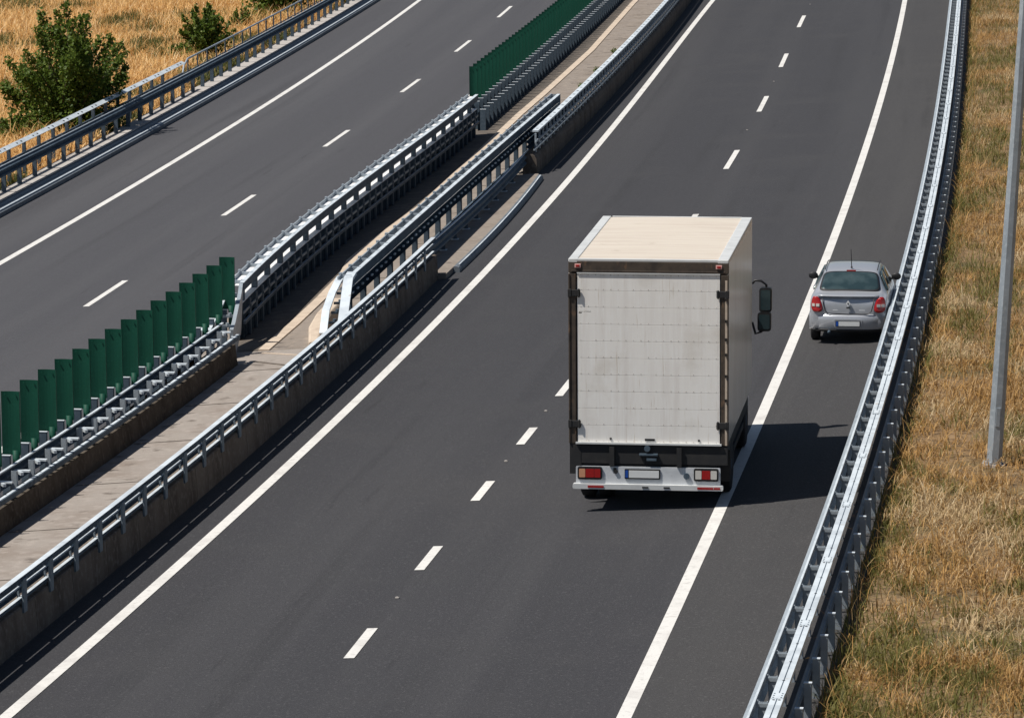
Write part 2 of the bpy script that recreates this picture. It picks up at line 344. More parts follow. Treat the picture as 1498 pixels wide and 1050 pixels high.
# ------------------------------------------------------------------ left outer guard rail, kerb slab, railing
m = MB(); sweep(m, P_LK, [(-1.0, -.1), (-.12, -.1), (-.12, -.02), (0, -.02), (.0, .12), (-.06, .155), (-.30, .16), (-.34, .205), (-1.0, .21)], YN, YF)
m.build('roadside_kerb', KERB, kind='structure')
m = MB(); sweep(m, P_LK, rect(-.99, -.42, .213, .25), YN, YF); m.build('kerb_slab', SLABC, kind='structure')
m = MB(); sweep(m, P_LK, rect(-.10, -.055, .158, .185), YN, YF); m.build('kerb_highlight', STEELP, kind='structure')  # pale strip painted as the glint along the kerb's rounded edge
t = road_thing('guard_rail', 'dark steel guard rail on a pale kerb slab between far carriageway and golden field', 'guard rail', P_LK, 130)
o_ = t.location
m = MB(); sweep(m, P_LK, wbeam(-.70, .72, 1, .31), YN, YF); m.build('front_beam', STEELD, t, o_)
m = MB(); sweep(m, P_LK, rect(-.735, -.69, 1.031, 1.05), YN, YF); m.build('beam_lip', STEEL, t, o_)
pm = post_mesh(.12, .06, .80, None); p0 = pm.build('post', STEELD, t); row(p0, t, P_LK, -.78, .24, 112, 1.95, 60)
yb = at(267, 93.5, 1.25).y
m = MB(); sweep(m, P_LK, [(-1.33, 1.24), (-1.18, 1.18), (-1.16, 1.20), (-1.32, 1.27)], YN, yb); m.mi = 1
for i in range(34):
    y = yb-1.2-i*2.1
    for dy in (0, .55):
        p = P_LK.pt(y+dy, -1.235, 1.236); m.cyl((p.x, p.y, p.z), .035, .03, seg=8)
m.build('rear_top_strip', [STEELP, BOLT], t, o_)
pm = post_mesh(.10, .05, 1.0, None); p0 = pm.build('rear_post', STEELD, t); row(p0, t, P_LK, -1.27, .22, 112.8, 1.95, max(3, int((yb-113)/1.95)))
m = MB(); sweep(m, P_LK, rect(-1.30, -1.26, .74, .86), YN, yb); m.build('rear_beam', STEELD, t, o_)
t = road_thing('pipe_railing', 'thin dark pipe railing behind the far guard rail beside the bushes', 'railing', P_LK, yb+20); o_ = t.location
m = MB(); m.smooth = True; m.tube([P_LK.pt(y, -1.45, v) for y, v in [(yb+.8, .55), (yb+1.2, 1.0)]]+[P_LK.pt(y, -1.45, 1.18) for y in ys(yb+2, YF, 3)], .035, 8); m.build('top_pipe', STEEL, t, o_)
m = MB(); m.smooth = True; m.tube([P_LK.pt(y, -1.45, .72) for y in ys(yb+1.2, YF, 3)], .022, 6); m.build('lower_pipe', STEELD, t, o_)
m = MB(); m.cyl((0, 0, .5), .028, 1.0, seg=8); p0 = m.build('baluster', STEELD, t); row(p0, t, P_LK, -1.45, .18, yb+2, 2.0, 36)

# ------------------------------------------------------------------ near left median barrier (a) with green screen
def segs(mb, path, prof, y0, y1, L, gap=.018):
    y = y0
    while y < y1: sweep(mb, path, prof, y, min(y+L-gap, y1), 1.0); y += L
YA = at(349, 534).y
t = road_thing('median_barrier', 'low dark concrete barrier with steel rails in front of the near green screen', 'barrier', P_A, 75); o_ = t.location
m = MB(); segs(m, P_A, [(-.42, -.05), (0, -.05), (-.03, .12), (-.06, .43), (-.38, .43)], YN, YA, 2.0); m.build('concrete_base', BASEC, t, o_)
m = MB(); sweep(m, P_A, rect(-.10, -.02, .50, .585), YN, YA+.3); m.build('lower_rail', STEELD, t, o_)
m = MB(); sweep(m, P_A, rect(-.10, -.04, .587, .595), YN, YA+.3); m.build('rail_lit_top', STEELP, t, o_)  # pale strip painted as the sunlit top of the lower rail
m = MB(); sweep(m, P_A, wbeam(-.40, .50, -1, .31), YN, YA+.3); m.build('upper_beam', STEELD, t, o_)
m = MB(); sweep(m, P_A, rect(-.41, -.36, .812, .835), YN, YA+.3); m.build('beam_lip', STEELP, t, o_)
pm = post_mesh(.09, .05, .38, None); p0 = pm.build('post', STEEL, t); row(p0, t, P_A, -.23, .43, 45.2, 1.0, 40)
m = MB(); m.box((0, 0, 0), (.28, .10, .03)); m.box((0, -.10, -.02), (.05, .2, .05), .6); p0 = m.build('bracket', STEELP, t); row(p0, t, P_A, -.24, .72, 45.7, 1.0, 40)
t = road_thing('glare_screen', 'nearer green anti-glare screen of tall upright slats above the low concrete barrier', 'glare screen', P_A, 78); o_ = t.location
def slat(w, z0, z1):
    m = MB(); n = 7; rings = []
    pro = [(w*(i/(n-1)-.5), .022*math.sin(math.pi*i/(n-1))) for i in range(n)]
    pro = [(-w/2, .03)]+pro+[(w/2, .03)]
    ring = pro+[(x, y+.006) for x, y in reversed(pro)]
    m.loft([[(x, y, z0) for x, y in ring], [(x*1.0, y, z1) for x, y in ring]])
    for sx in (-1, 1): m.box((sx*w*.27, -.008, z1-.05), (.02, .02, .02))
    return m
fl = slat(.325, .80, 1.91)
tops = [16.7,42,67,92.4,116.7,140.6,163.3,185,207,229,251.4,272.6,291.4,310,328.3]; topy = [577,561.4,545.7,530.6,515.7,501.4,486.6,473.4,458.6,443.7,430.9,416.3,404.9,393.4,381.4]
yy = [at(a, b, 1.9).y for a, b in zip(tops, topy)]; q = np.polyfit(range(len(yy)), yy, 2)
PY = [float(np.polyval(q, i)) for i in range(-14, 15)]
p0 = fl.build('glare_slat', GREEN, t)
hp = MB(); hp.smooth = True; hp.cyl((.075, .03, .62), .062, .52, seg=12); h0 = hp.build('slat_foot', GREEN, p0)
fp = post_mesh(.13, .05, .80, None, cap=1); f0 = fp.build('slat_post', [STEELD, STEELP], p0); f0.location = (-.07, -.10, 0)
for i, y in enumerate(PY):
    if i == 0: o = p0
    else:
        o = p0.copy(); C.objects.link(o); o.parent = t
        for ch in (h0, f0):
            c2 = ch.copy(); C.objects.link(c2); c2.parent = o
    o.location = P_A.pt(y, -.72, random.uniform(-.004, .004))-o_; o.rotation_euler = (R(random.uniform(-.5, .5)), R(random.uniform(-.3, .3)), P_A.rz(y)+R(random.uniform(-1.5, 1.5)))

# ------------------------------------------------------------------ tall double steel barriers (b, c)
def tall_barrier(path, y0, y1, label, lw=.33, ur=-.02, closed=False):
    t = road_thing('steel_barrier', label, 'barrier', path, (y0+y1)/2); o_ = t.location
    A, B_ = ur, ur-lw
    m = MB(); sweep(m, path, rect(A-.075, A, 1.09, 1.265), y0, y1); m.build('right_top_rail', STEELD, t, o_)
    m = MB(); sweep(m, path, rect(A-.09, A+.006, 1.267, 1.28), y0, y1); m.build('right_rail_lit_top', STEELP, t, o_)  # sunlit top of the right rail, drawn as a pale strip
    m = MB(); sweep(m, path, rect(B_, B_+.03, 1.10, 1.29), y0, y1); m.build('left_top_rail', STEEL, t, o_)
    if not closed:
        m = MB(); sweep(m, path, rect(B_+.035, A-.095, 1.205, 1.215), y0, y1); m.build('top_plate', PALE, t, o_)
    zd = 1.0 if closed else .82
    m = MB(); sweep(m, path, rect(B_+.02, A-.04, zd, zd+.015), y0, y1); m.build('deck_plate', PALE, t, o_)
    m = MB(); sweep(m, path, rect(A-.045, A-.03, .74 if closed else .50, zd-.005), y0, y1); m.build('middle_shade_plate', DARKST, t, o_)
    m = MB(); sweep(m, path, rect(A-.02, A+.03, .38, .45), y0, y1); m.build('lower_rail', STEELD, t, o_)
    if not closed:
        m = MB(); sweep(m, path, rect(A-.03, A+.0, .60, .66), y0, y1); m.build('middle_rail', STEELM, t, o_)
        m = MB(); sweep(m, path, rect(A-.02, A+.034, .452, .458), y0, y1); m.build('rail_lit_top', STEEL, t, o_)  # lighter strip painted as the lit upper edge of the lower rail
        m = MB(); m.box((0, 0, .40), (.05, .16, .78)); m.box((.03, 0, .63), (.02, .05, .05)); p0 = m.build('stiffener', STEELD, t); row(p0, t, path, A-.01, .02, y0+.95, .975, int((y1-y0-.5)/.975))
    if closed:
        m = MB(); sweep(m, path, rect(A-.012, A-.002, 1.052, 1.088), y0, y1); m.build('slot_rail', STEELD, t, o_)
        m = MB()
        for y in ys(y0+.4, y1-.4, .66):
            p = path.pt(y, A-.02, .90); m.box((p.x, p.y, p.z), (.05, .16, .035), path.rz(y))
        m.build('lit_slot_dashes', STEELP, t, o_, kind='stuff')  # pale blocks drawn as a second row of lit slots in the face
    else:
        m = MB(); sweep(m, path, rect(B_+.03, B_+.045, .0, .81), y0, y1); m.build('left_plate', DARKST, t, o_)
    n = int((y1-y0)/1.3)
    m = MB(); m.box((0, 0, 0), (lw-.03, .07, .06)); m.box((-(lw-.05)/2, 0, .015), (.05, .12, .13))
    p0 = m.build('cross_bar', STEEL, t); row(p0, t, path, (A+B_)/2-.01, 1.255, y0+.3, 1.3, n)
    pm = post_mesh(.11, .14, 1.08, None); p0 = pm.build('post', STEELD, t); row(p0, t, path, A-.11, 0, y0+.4, 1.95, int((y1-y0-.4)/1.95)+1)
    m = MB(); m.box((0, 0, .2), (.012, .70, .37)); m.box((.012, -.24, .2), (.02, .05, .36)); m.box((.012, .2, .2), (.02, .05, .36))
    p0 = m.build('foot_plate', DARKST, t); row(p0, t, path, A-.03, 0.045, y0+.5, .975, int((y1-y0-.3)/.975))
    return t
YB0 = at(358, 413.7, 1.27).y; YB1 = at(701, 138.7, 1.27).y
t = tall_barrier(P_B, YB0, YB1, 'tall double steel barrier with open ladder top joining the two green screens', ur=0.)
o_ = t.location
q1 = P_B.pt(YB0, -.055, 1.165)
m = MB(); m.tube([q1+Vector((.01, .6, 0)), q1, P_B.pt(YB0-.35, -.04, .99), P_B.pt(YB0-1.6, .0, .58), P_B.pt(YB0-2.2, .03, .50)], 0, flat=(.04, .10)); m.build('sloping_right_rail', STEEL, t, o_)
q1 = P_B.pt(YB0, -.33, 1.22)
m = MB(); m.tube([q1+Vector((.05, .5, .0)), q1, P_B.pt(YB0-.5, -.38, 1.08), P_B.pt(YB0-1.7, -.46, .74), P_B.pt(YB0-2.6, -.46, .62)], 0, flat=(.11, .02)); m.build('sloping_left_plate', STEELP, t, o_)
m = MB(); e0 = [P_B.pt(YB0-.1, -.02, 1.05), P_B.pt(YB0-1.5, .02, .56), P_B.pt(YB0-2.3, .05, .46), P_B.pt(YB0-2.5, .06, -.02), P_B.pt(YB0-1.9, .05, -.02), P_B.pt(YB0-.6, .0, .30)]
m.loft([[p+Vector((-.012, 0, 0)) for p in e0], [p+Vector((.012, 0, 0)) for p in e0]])
m.build('end_plate', STEEL, t, o_)
m = MB()
for i in range(5):
    p = P_B.pt(YB0-.3-i*.42, -.2, 1.02-i*.15); m.box((p.x, p.y, p.z), (.24, .05, .05), .25*(i % 2)); m.cyl((p.x+.06, p.y-.04, p.z+.05), .035, .06, seg=8)
m.build('end_braces', STEEL, t, o_)
YC0 = at(513, 405.7, 1.28).y; YC1 = at(818.8, 137.6, 1.28).y
t = tall_barrier(P_C, YC0, YC1, 'tall double steel barrier with pale top strip next to the small kerbed slab', .28, 0.0, True)
o_ = t.location
m = MB(); p = P_C.pt(YC1, 0, 0); m.add([P_C.pt(YC1, a, b) for a, b in ((-.30, .0), (.01, .0), (.01, 1.27), (-.30, 1.27))]+[P_C.pt(YC1+.02, a, b) for a, b in ((-.30, .0), (.01, .0), (.01, 1.27), (-.30, 1.27))],
    [(3, 2, 1, 0), (4, 5, 6, 7), (0, 1, 5, 4), (1, 2, 6, 5), (2, 3, 7, 6), (3, 0, 4, 7)]); m.build('end_plate', STEEL, t, o_)
m = MB(); m.add([P_C.pt(a, b, c) for a, b, c in ((YC1-2.6, .012, .82), (YC1, .012, .52), (YC1, .012, 1.05), (YC1-2.6, .012, 1.05))]+[P_C.pt(a, b, c) for a, b, c in ((YC1-2.6, .0, .82), (YC1, .0, .52), (YC1, .0, 1.05), (YC1-2.6, .0, 1.05))],
    [(0, 1, 2, 3), (7, 6, 5, 4), (0, 4, 5, 1), (1, 5, 6, 2), (2, 6, 7, 3), (3, 7, 4, 0)]); m.build('gusset_plate', STEEL, t, o_)
q1 = P_C.pt(YC0, -.045, 1.22)
m = MB(); m.tube([q1+Vector((.05, .8, .03)), q1+Vector((0, 0, .02)), P_C.pt(YC0-.4, -.01, 1.10), P_C.pt(YC0-1.8, .12, .62), P_C.pt(YC0-2.2, .16, .5)], 0, flat=(.10, .035)); m.build('sloping_right_rail', STEELP, t, o_)
q1 = P_C.pt(YC0, -.26, 1.2)
m = MB(); m.tube([q1+Vector((.03, .6, .0)), q1, P_C.pt(YC0-.5, -.32, 1.0), P_C.pt(YC0-1.3, -.32, .75), P_C.pt(YC0-1.8, -.3, .35)], 0, flat=(.08, .02)); m.build('sloping_left_plate', STEELP, t, o_)
m = MB()
for i in range(4):
    p = P_C.pt(YC0-.3-i*.38, -.14, .98-i*.15); m.box((p.x, p.y, p.z), (.22, .05, .05), .3*(i % 2)); m.cyl((p.x+.03, p.y-.04, p.z+.05), .04, .06, seg=8)
m.build('end_braces', STEELD, t, o_)
# front guard rail on the small slab
YW = at(641, 408).y; YS1 = at(783, 250).y
t = road_thing('guard_rail', 'short steel guard rail on posts on the small kerbed slab between two concrete walls', 'guard rail', P_CW, 108); o_ = t.location
yr = at(789, 201.6, .6).y
m = MB(); sweep(m, P_CW, wbeam(-.03, .26, 1, .34, .07), YW-.5, yr-.6); m.build('front_beam', STEELD, t, o_)
m = MB(); sweep(m, P_CW, rect(-.05, .0, .601, .618), YW-.5, yr-.6); m.build('beam_lip', STEELP, t, o_)
pm = post_mesh(.12, .06, .5, None); p0 = pm.build('post', STEELD, t); row(p0, t, P_CW, -.09, .1, YW+2.2, 1.95, 9)
m = MB(); m.box((0, 0, .012), (.22, .2, .024)); p0 = m.build('base_plate', STEELP, t); row(p0, t, P_CW, -.09, .125, YW+2.2, 1.95, 9)
class Cw:
    def pt(s, y, u=0., v=0.): return P_CW.pt(y, u)
# slab with kerb
ye = at(788, 268).y
m = MB(); rows = []
for y in ys(YW-.1, ye+1.2, 1.0):
    a = P_CW.pt(y, -.75); b = P_CK.pt(y, -.16)
    rows.append([(a.x, a.y, gz(a.x, a.y)+.13), (b.x, b.y, gz(b.x, b.y)+.13), (b.x, b.y, gz(b.x, b.y)-.05), (a.x, a.y, gz(a.x, a.y)-.05)])
m.loft(rows); m.build('guard_rail_slab', CONC2, kind='structure')
m = MB(); sweep(m, P_CK, [(-.158, -.05), (0, -.05), (0, .07), (-.03, .12), (-.08, .145), (-.13, .145), (-.158, .13)], YW+.9, ye+.8, .8); m.build('slab_kerb', KERB, kind='structure')
m = MB(); sweep(m, P_CK, rect(-.075, -.045, .14, .156), YW+1.2, ye+.6, .8); m.build('kerb_highlight', STEELP, kind='structure')  # painted highlight along the small slab's kerb edge

# ------------------------------------------------------------------ far left median barrier with green screen
YF0 = at(707.8, 157.4, .7).y-.5; YF1 = 214
t = road_thing('median_barrier', 'distant steel barrier of two post rows with sunlit pale caps beneath the far green screen', 'barrier', P_F, 160); o_ = t.location
pm = post_mesh(.19, .05, .88, None, cap=1); p0 = pm.build('rear_post', [STEELD, STEELP], t); row(p0, t, P_F, -.30, 0, YF0+.5, 1.0, 80)
pm = post_mesh(.17, .05, .68, None, cap=1); p0 = pm.build('post', [STEELD, STEELP], t); row(p0, t, P_F, -.03, 0, YF0, 1.0, 80)
m = MB(); sweep(m, P_F, wbeam(-.40, .5, -1, .31), YF0, YF1); m.build('left_beam', STEELD, t, o_)
m = MB(); sweep(m, P_F, rect(-.20, -.185, .0, .58), YF0, YF1); m.build('middle_shade_plate', DARKST, t, o_)  # plate added so the barrier casts one solid shadow on the floor
t = road_thing('glare_screen', 'farther green anti-glare screen of close set slats running out of the frame', 'glare screen', P_F, 165); o_ = t.location
fl = slat(.26, .62, 1.91); p0 = fl.build('glare_slat', GREEN, t); row(p0, t, P_F, -.48, 0, at(690, 99.5, 1.9).y, 1.0, 80)

# ------------------------------------------------------------------ right median walls with rails
t = road_thing('median_wall', 'near grey concrete median wall topped by a steel rail beside the fast lane', 'wall', P_W, 75); o_ = t.location
m = MB(); segs(m, P_W, [(-.34, -.05), (0, -.05), (-.01, .2), (-.04, .55), (-.06, .57), (-.30, .57)], YN, YW, 2.0); m.build('concrete_wall', WALLC, t, o_)
m = MB(); sweep(m, P_W, rect(-.115, -.015, .95, 1.01), YN, YW-.3); m.build('top_rail', STEELD, t, o_)
m = MB(); sweep(m, P_W, rect(-.115, -.018, 1.011, 1.018), YN, YW-.3); m.build('rail_lit_top', STEELP, t, o_)  # top rail's sunlit upper face, put on as a pale strip
m = MB(); sweep(m, P_W, rect(-.09, -.05, .83, .86), YN, YW-.3); sweep(m, P_W, rect(-.10, -.045, .645, .69), YN, YW-.3); m.build('lower_rails', STEELD, t, o_)
m = MB(); sweep(m, P_W, rect(-.092, -.048, .861, .866), YN, YW-.3); sweep(m, P_W, rect(-.10, -.045, .691, .696), YN, YW-.3); m.build('rail_lit_tops', STEELP, t, o_)  # pale strips painted as the lit tops of both lower rails
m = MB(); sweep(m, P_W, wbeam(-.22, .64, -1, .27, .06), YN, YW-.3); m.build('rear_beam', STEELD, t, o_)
m = MB(); m.box((0, 0, .22), (.035, .17, .50)); m.box((-.06, 0, .463), (.16, .19, .02)); m.box((-.09, 0, .20), (.03, .05, .40)); m.cyl((-.01, -.02, .475), .03, .02, seg=8)
p0 = m.build('post', STEELM, t, bevel=.004); row(p0, t, P_W, -.02, .50, 45.4, 1.40, int((YW-46)/1.4))
YX = at(784, 256).y
t = road_thing('median_wall', 'distant concrete median wall with a rounded end and pale perforated rail on top', 'wall', P_W2, 145); o_ = t.location
prof = [(-.40, -.05), (0, -.05), (0, .30)]+[(-.16+.16*math.cos(R(a)), .36+.22*math.sin(R(a))) for a in (0, 25, 50, 75, 90)]+[(-.40, .58)]
m = MB(); segs(m, P_W2, prof, YX, YF, 2.0); m.build('concrete_wall', WALLC, t, o_)
m = MB(); sweep(m, P_W2, rect(-.24, -.07, 1.10, 1.15), YX+1, YF); m.mi = 1
for i in range(70):
    y = YX+1.5+i*1.1; p = P_W2.pt(y, -.155, 1.152); m.cyl((p.x, p.y, p.z), .04, .01, seg=8)
m.build('top_strip', [STEELP, BOLT], t, o_)
m = MB(); sweep(m, P_W2, rect(-.10, -.06, .86, .90), YX+.4, YF); sweep(m, P_W2, rect(-.10, -.05, .68, .72), YX, YF); m.build('lower_rails', STEEL, t, o_)
m = MB(); sweep(m, P_W2, wbeam(-.22, .70, -1, .31), YX, YF); m.build('rear_beam', DARKST, t, o_)
m = MB(); m.box((0, 0, .26), (.05, .09, .52)); m.box((0, .25, .16), (.03, .45, .05)); m.box((.02, .25, .3), (.03, .2, .08)); p0 = m.build('post', STEEL, t); row(p0, t, P_W2, -.10, .58, YX+.6, .92, 96)

# ------------------------------------------------------------------ median kerb strip, end block
m = MB(); pts = [at(*p) for p in ((386,514),(430,476),(468,440),(503,404),(514,383),(558,347),(617.5,303),(690,236),(759,170),(796,138),(865,75),(926,6),(940,-8))]
rings = []
for i, p in enumerate(pts):
    d = (pts[min(i+1, len(pts)-1)]-pts[max(i-1, 0)]); n = Vector((d.y, -d.x, 0)).normalized()
    rings.append([(p+n*a)+Vector((0, 0, b)) for a, b in ((-.12, .0), (.12, .0), (.115, .045), (-.115, .045))])
m.loft(rings); m.build('median_kerb', CREAM, kind='structure')
m = MB(); rows = []
for i, p in enumerate(pts):
    d = (pts[min(i+1, len(pts)-1)]-pts[max(i-1, 0)]); n = Vector((d.y, -d.x, 0)).normalized()
    y = p.y; a = Lm().pt(y, -.3); b = p-n*.1
    rows.append([(a.x, a.y, gz(a.x, a.y)+.022), (b.x, b.y, gz(b.x, b.y)+.022)])
m.loft(rows, cap=False, closed=False); m.build('median_gutter', DIRT, kind='structure')
for y in list(range(60, 86, 4))+list(range(91, 214, 6)):
    a, b = Lm().pt(y, .02), Wm().pt(y, -.36); m = MB()
    if y > 86: a = a.lerp(b, .58 if y < 133 else .45)
    p, q = (Vector((c.x, c.y, gz(c.x, c.y)+.016)) for c in (a, b)); m.tube([p, p.lerp(q, .5)+Vector((0, .02, 0)), q], 0, flat=(.016, .003)); m.build('floor_joint', DIRT, kind='structure')
for a, b in (((381,517),(446,521)), ((372,530),(424,536))):
    m = MB(); p, q = at(*a), at(*b); m.tube([p+Vector((0, 0, .018)), q+Vector((0, 0, .018))], 0, flat=(.035, .008))
    m.build('floor_joint', CREAM if a[1] == 517 else DIRT, kind='structure')
m = MB(); e = [(458,508), (463,493), (474,479), (494,462)]; rings = []
hh = [(.10, .12), (.17, .26), (.18, .34), (.18, .40)]
for (px, py), (w, h) in zip(e, hh):
    p = at(px, py); n = P_W.n(p.y); rings.append([p+n*a+Vector((0, 0, b)) for a, b in ((-w, 0), (w, 0), (w, h*.8), (w*.7, h), (-w*.7, h), (-w, h*.8))])
m.loft(rings); o = m.build('concrete_end_block', CREAM, org=tuple(at(470, 485)), bevel=.02)
tag(o, 'pale rounded concrete end block at the foot of the steel barrier behind the near wall', 'end block')

# ------------------------------------------------------------------ lighting pole
p = at(1454, 681); t = thing('lamp_post', 'tall grey octagonal lighting pole standing in the dry grass at right', 'lamp post', p); t.rotation_euler = (R(.6), R(3.0), 0)
m = MB(); rings = [[(r*math.cos(R(22.5+45*k)), r*math.sin(R(22.5+45*k)), z) for k in range(8)] for r, z in ((.135, -.1), (.118, 2.5), (.10, 5.5), (.075, 10.5))]
m.loft(rings); m.build('shaft', STEEL, t)
m = MB(); m.cyl((0, 0, .01), .21, .06, seg=8); m.build('base_flange', SLABC, t)
m = MB()
for k in range(6): m.cyl((.17*math.cos(R(60*k)), .17*math.sin(R(60*k)), .06), .018, .05, seg=6)
m.build('anchor_bolts', STEELP, t)
m = MB(); m.box((.0, -.124, .85), (.07, .012, .32)); m.build('service_door', STEEL, t, bevel=.004)

# ------------------------------------------------------------------ truck
TY = R(7.43); TW, TL, Z0, TH = 2.60, 5.25, 1.08, 3.04
tx, ty = 2.21, 66.87; tz = gz(tx, ty)
t = thing('box_truck', 'dirty white box truck with closed rear door driving away in the middle lane', 'truck', (tx, ty, tz), -TY)
hw = TW/2; zt = Z0+TH
def tgz(u, v):                                                          # ground under a local point, relative to the origin
    c, s = math.cos(TY), math.sin(TY); return gz(tx+u*c+v*s, ty-u*s+v*c)-tz
m = MB(); m.box((hw-.02, TL/2+.02, Z0+TH/2), (.04, TL-.06, TH-.1)); m.build('side_panel', SIDE, t, bevel=.006)
m = MB(); m.box((-hw+.02, TL/2+.02, Z0+TH/2), (.04, TL-.06, TH-.1)); m.build('side_panel', SIDE, t, bevel=.006)
m = MB(); m.box((0, TL-.03, Z0+TH/2), (TW-.09, .04, TH-.1)); m.build('front_panel', WHITE, t)
m = MB(); m.box((0, TL/2, Z0+.03), (TW-.1, TL-.1, .10)); m.build('load_floor', CHAS, t)
m = MB(); rings = []
for k in range(9):
    x = -hw+.15+(TW-.33)*k/8; rings.append([(x, .08, zt-.06), (x, TL-.06, zt-.06), (x, TL-.06, zt-.015+.012*math.sin(math.pi*k/8)), (x, .08, zt-.015+.012*math.sin(math.pi*k/8))])
m.loft(rings); m.build('roof', ROOF, t)
for n_, x0, x1 in (('roof_rail', -hw, -hw+.15), ('roof_rail', hw-.18, hw)):
    m = MB(); m.box(((x0+x1)/2, TL/2, zt-.035), (x1-x0, TL, .07)); m.build(n_, TRIM, t, bevel=.012)
m = MB(); m.box((0, .03, zt-.02), (TW-.005, .055, .045)); m.build('roof_edge', TRIM, t, bevel=.008)
m = MB(); m.box((0, TL-.02, zt-.02), (TW-.34, .04, .045)); m.build('roof_edge', TRIM, t, bevel=.008)
m = MB(); m.box((0, .03, zt-.135), (TW, .06, .185)); m.box((0, .012, zt-.2), (TW-.1, .03, .03)); m.build('rear_header', RUSTF, t, bevel=.008)
for sx in (-1, 1):
    m = MB(); m.box((sx*(hw-.06), .03, Z0+TH/2-.12), (.12, .06, TH-.25)); m.box((sx*(hw-.012), .0, Z0+TH/2-.12), (.024, .03, TH-.26)); m.box((sx*(hw-.10), .004, Z0+TH/2-.12), (.02, .01, TH-.26))
    m.build('rear_post', RUSTF, t, bevel=.004)
m = MB(); m.box((hw-.037, -.012, Z0+1.36), (.035, .012, 2.7)); m.mi = 1
for z in (.3, .75, 1.15, 1.5, 1.75, 2.05, 2.4): m.box((hw-.04, -.022, Z0+z), (.03, .02, .045))
m.build('seal_strip', [CREAM, BLACK], t)
# door with riveted rows
dw = TW-.28; dz0, dz1 = Z0+.03, zt-.245; n = 10; dh = (dz1-dz0)/n
d = MB(); d.box((.0, .048, (dz0+dz1)/2), (dw-.02, .02, dz1-dz0-.01))
for i in range(n): d.box((-.0, .030, dz0+dh*(i+.5)), (dw, .030, dh-.0025))
d = d.build('roller_door', WHITE, t, bevel=.003)
m = MB()
for i in range(n+1):
    for j in range(19):
        if random.random() < .86: m.cyl((-dw/2+.06+j*(dw-.12)/18, .0140, min(max(dz0+dh*i+.02, dz0+.02), dz1-.02)), random.uniform(.005, .009), .006, 'y', 6)
m.build('rivets', RIV, d)
m = MB(); m.box((.02, .01, dz0+.05), (.16, .02, .035)); m.box((-.62, .01, dz0+.06), (.03, .02, .03)); m.box((.82, .01, dz0+.05), (.03, .02, .03)); m.build('door_handle', BLACK, d)
m = MB(); m.box((0, .0, dz0-.015), (dw+.06, .05, .03)); m.build('door_sill', TRIM, t)
m = MB(); m.box((0, .012, dz1+.012), (dw, .03, .018)); m.build('door_head', TRIM, t)
m = MB(); m.box((-dw/2+.13, .0165, dz1-.62), (.2, .003, .012)); m.box((-dw/2+.05, .0165, dz1-.64), (.05, .003, .02)); m.build('rust_streak', RUSTF, d)
for sx, zz in ((-1, zt-.56), (1, zt-.56), (-1, Z0+.33), (1, Z0+.33)):
    m = MB(); m.box((sx*(hw-.10), -.008, zz), (.19, .022, .11)); m.box((sx*(hw-.02), -.012, zz), (.06, .03, .13)); m.box((sx*(hw-.17), -.012, zz), (.03, .028, .14)); m.build('door_latch', CHAS, t, bevel=.008)
for sx in (-1, 1):
    m = MB(); m.box((sx*(hw-.155), -.006, zt-.115), (.10, .018, .065)); m.mi = 1; m.box((sx*(hw-.155), -.018, zt-.115), (.06, .012, .035)); m.build('marker_light', [REDW, REDL], t, bevel=.004)
# chassis, bumper
m = MB(); m.box((0, 2.6, Z0-.16), (TW-.12, 5.1, .22)); m.box((0, .04, Z0-.17), (TW-.03, .06, .30)); m.box((-hw+.10, .03, Z0-.25), (.18, .05, .50)); m.box((.0, .10, Z0-.36), (2.2, .06, .2))
for x in (-.6, .5): m.box((x, .0, Z0-.2), (.08, .06, .32))
m.box((-.42, 3.2, .62), (.18, 6.2, .26)); m.box((.42, 3.2, .62), (.18, 6.2, .26)); m.build('chassis', CHAS, t)
m = MB(); m.box((.0, .0, Z0-.16), (.3, .07, .03)); m.box((.05, .0, Z0-.24), (.16, .06, .04)); m.cyl((-.02, -.01, Z0-.06), .05, .06, 'y', 12); m.build('tow_hitch', STEELD, t)
bu = MB(); bu.rbox((-.01, .03, .56), (2.36, .06, .30), .02)
b_ = bu.build('rear_bumper', BUMP, t)
for sx in (-1, 1):
    x = sx*.95-.01
    m = MB(); m.rbox((x, -.01, .60), (.40, .03, .21), .03); q = m.build('tail_light', BLACK, b_)
    for mm, dx, w, nn in ((AMBER if sx < 0 else CLEARL, -.125, .10, 'side_lens'), (REDL, .0, .14, 'red_lens'), (REDL if sx < 0 else CLEARL, .125, .10, 'side_lens')):
        m = MB(); m.rbox((x+dx, -.026, .60), (w, .02, .14), .012); m.build(nn, mm, q)
m = MB(); m.rbox((-.10, -.008, .595), (.58, .02, .165), .01); q = m.build('licence_plate', BLACK, b_)
m = MB(); m.box((-.075, -.021, .595), (.49, .008, .12)); m.build('plate_face', PLATE, q)
m = MB(); m.box((-.355, -.021, .595), (.045, .008, .12)); m.build('plate_band', BLUE, q)
m = MB(); m.cyl((.62, -.012, .575), .05, .03, 'y', 14); m.build('socket', STEELD, b_)
m = MB(); m.box((-.55, -.006, .66), (.05, .015, .06)); m.cyl((-.535, -.012, .63), .035, .02, 'y', 10); m.build('badge', CHAS, b_)
m = MB(); m.rbox((-.01, -.01, .385), (2.46, .10, .085), .03); q = m.build('under_run_bar', TRIM, t)
for x, w in ((-.86, .26), (.93, .26), (1.12, .10)): 
    m = MB(); m.box((x, -.064, .385), (w, .01, .035)); m.build('reflector', REDL, q)
for x in (-.05, .3):
    m = MB(); m.box((x, -.064, .385), (.1, .01, .025)); m.build('bracket', CHAS, q)
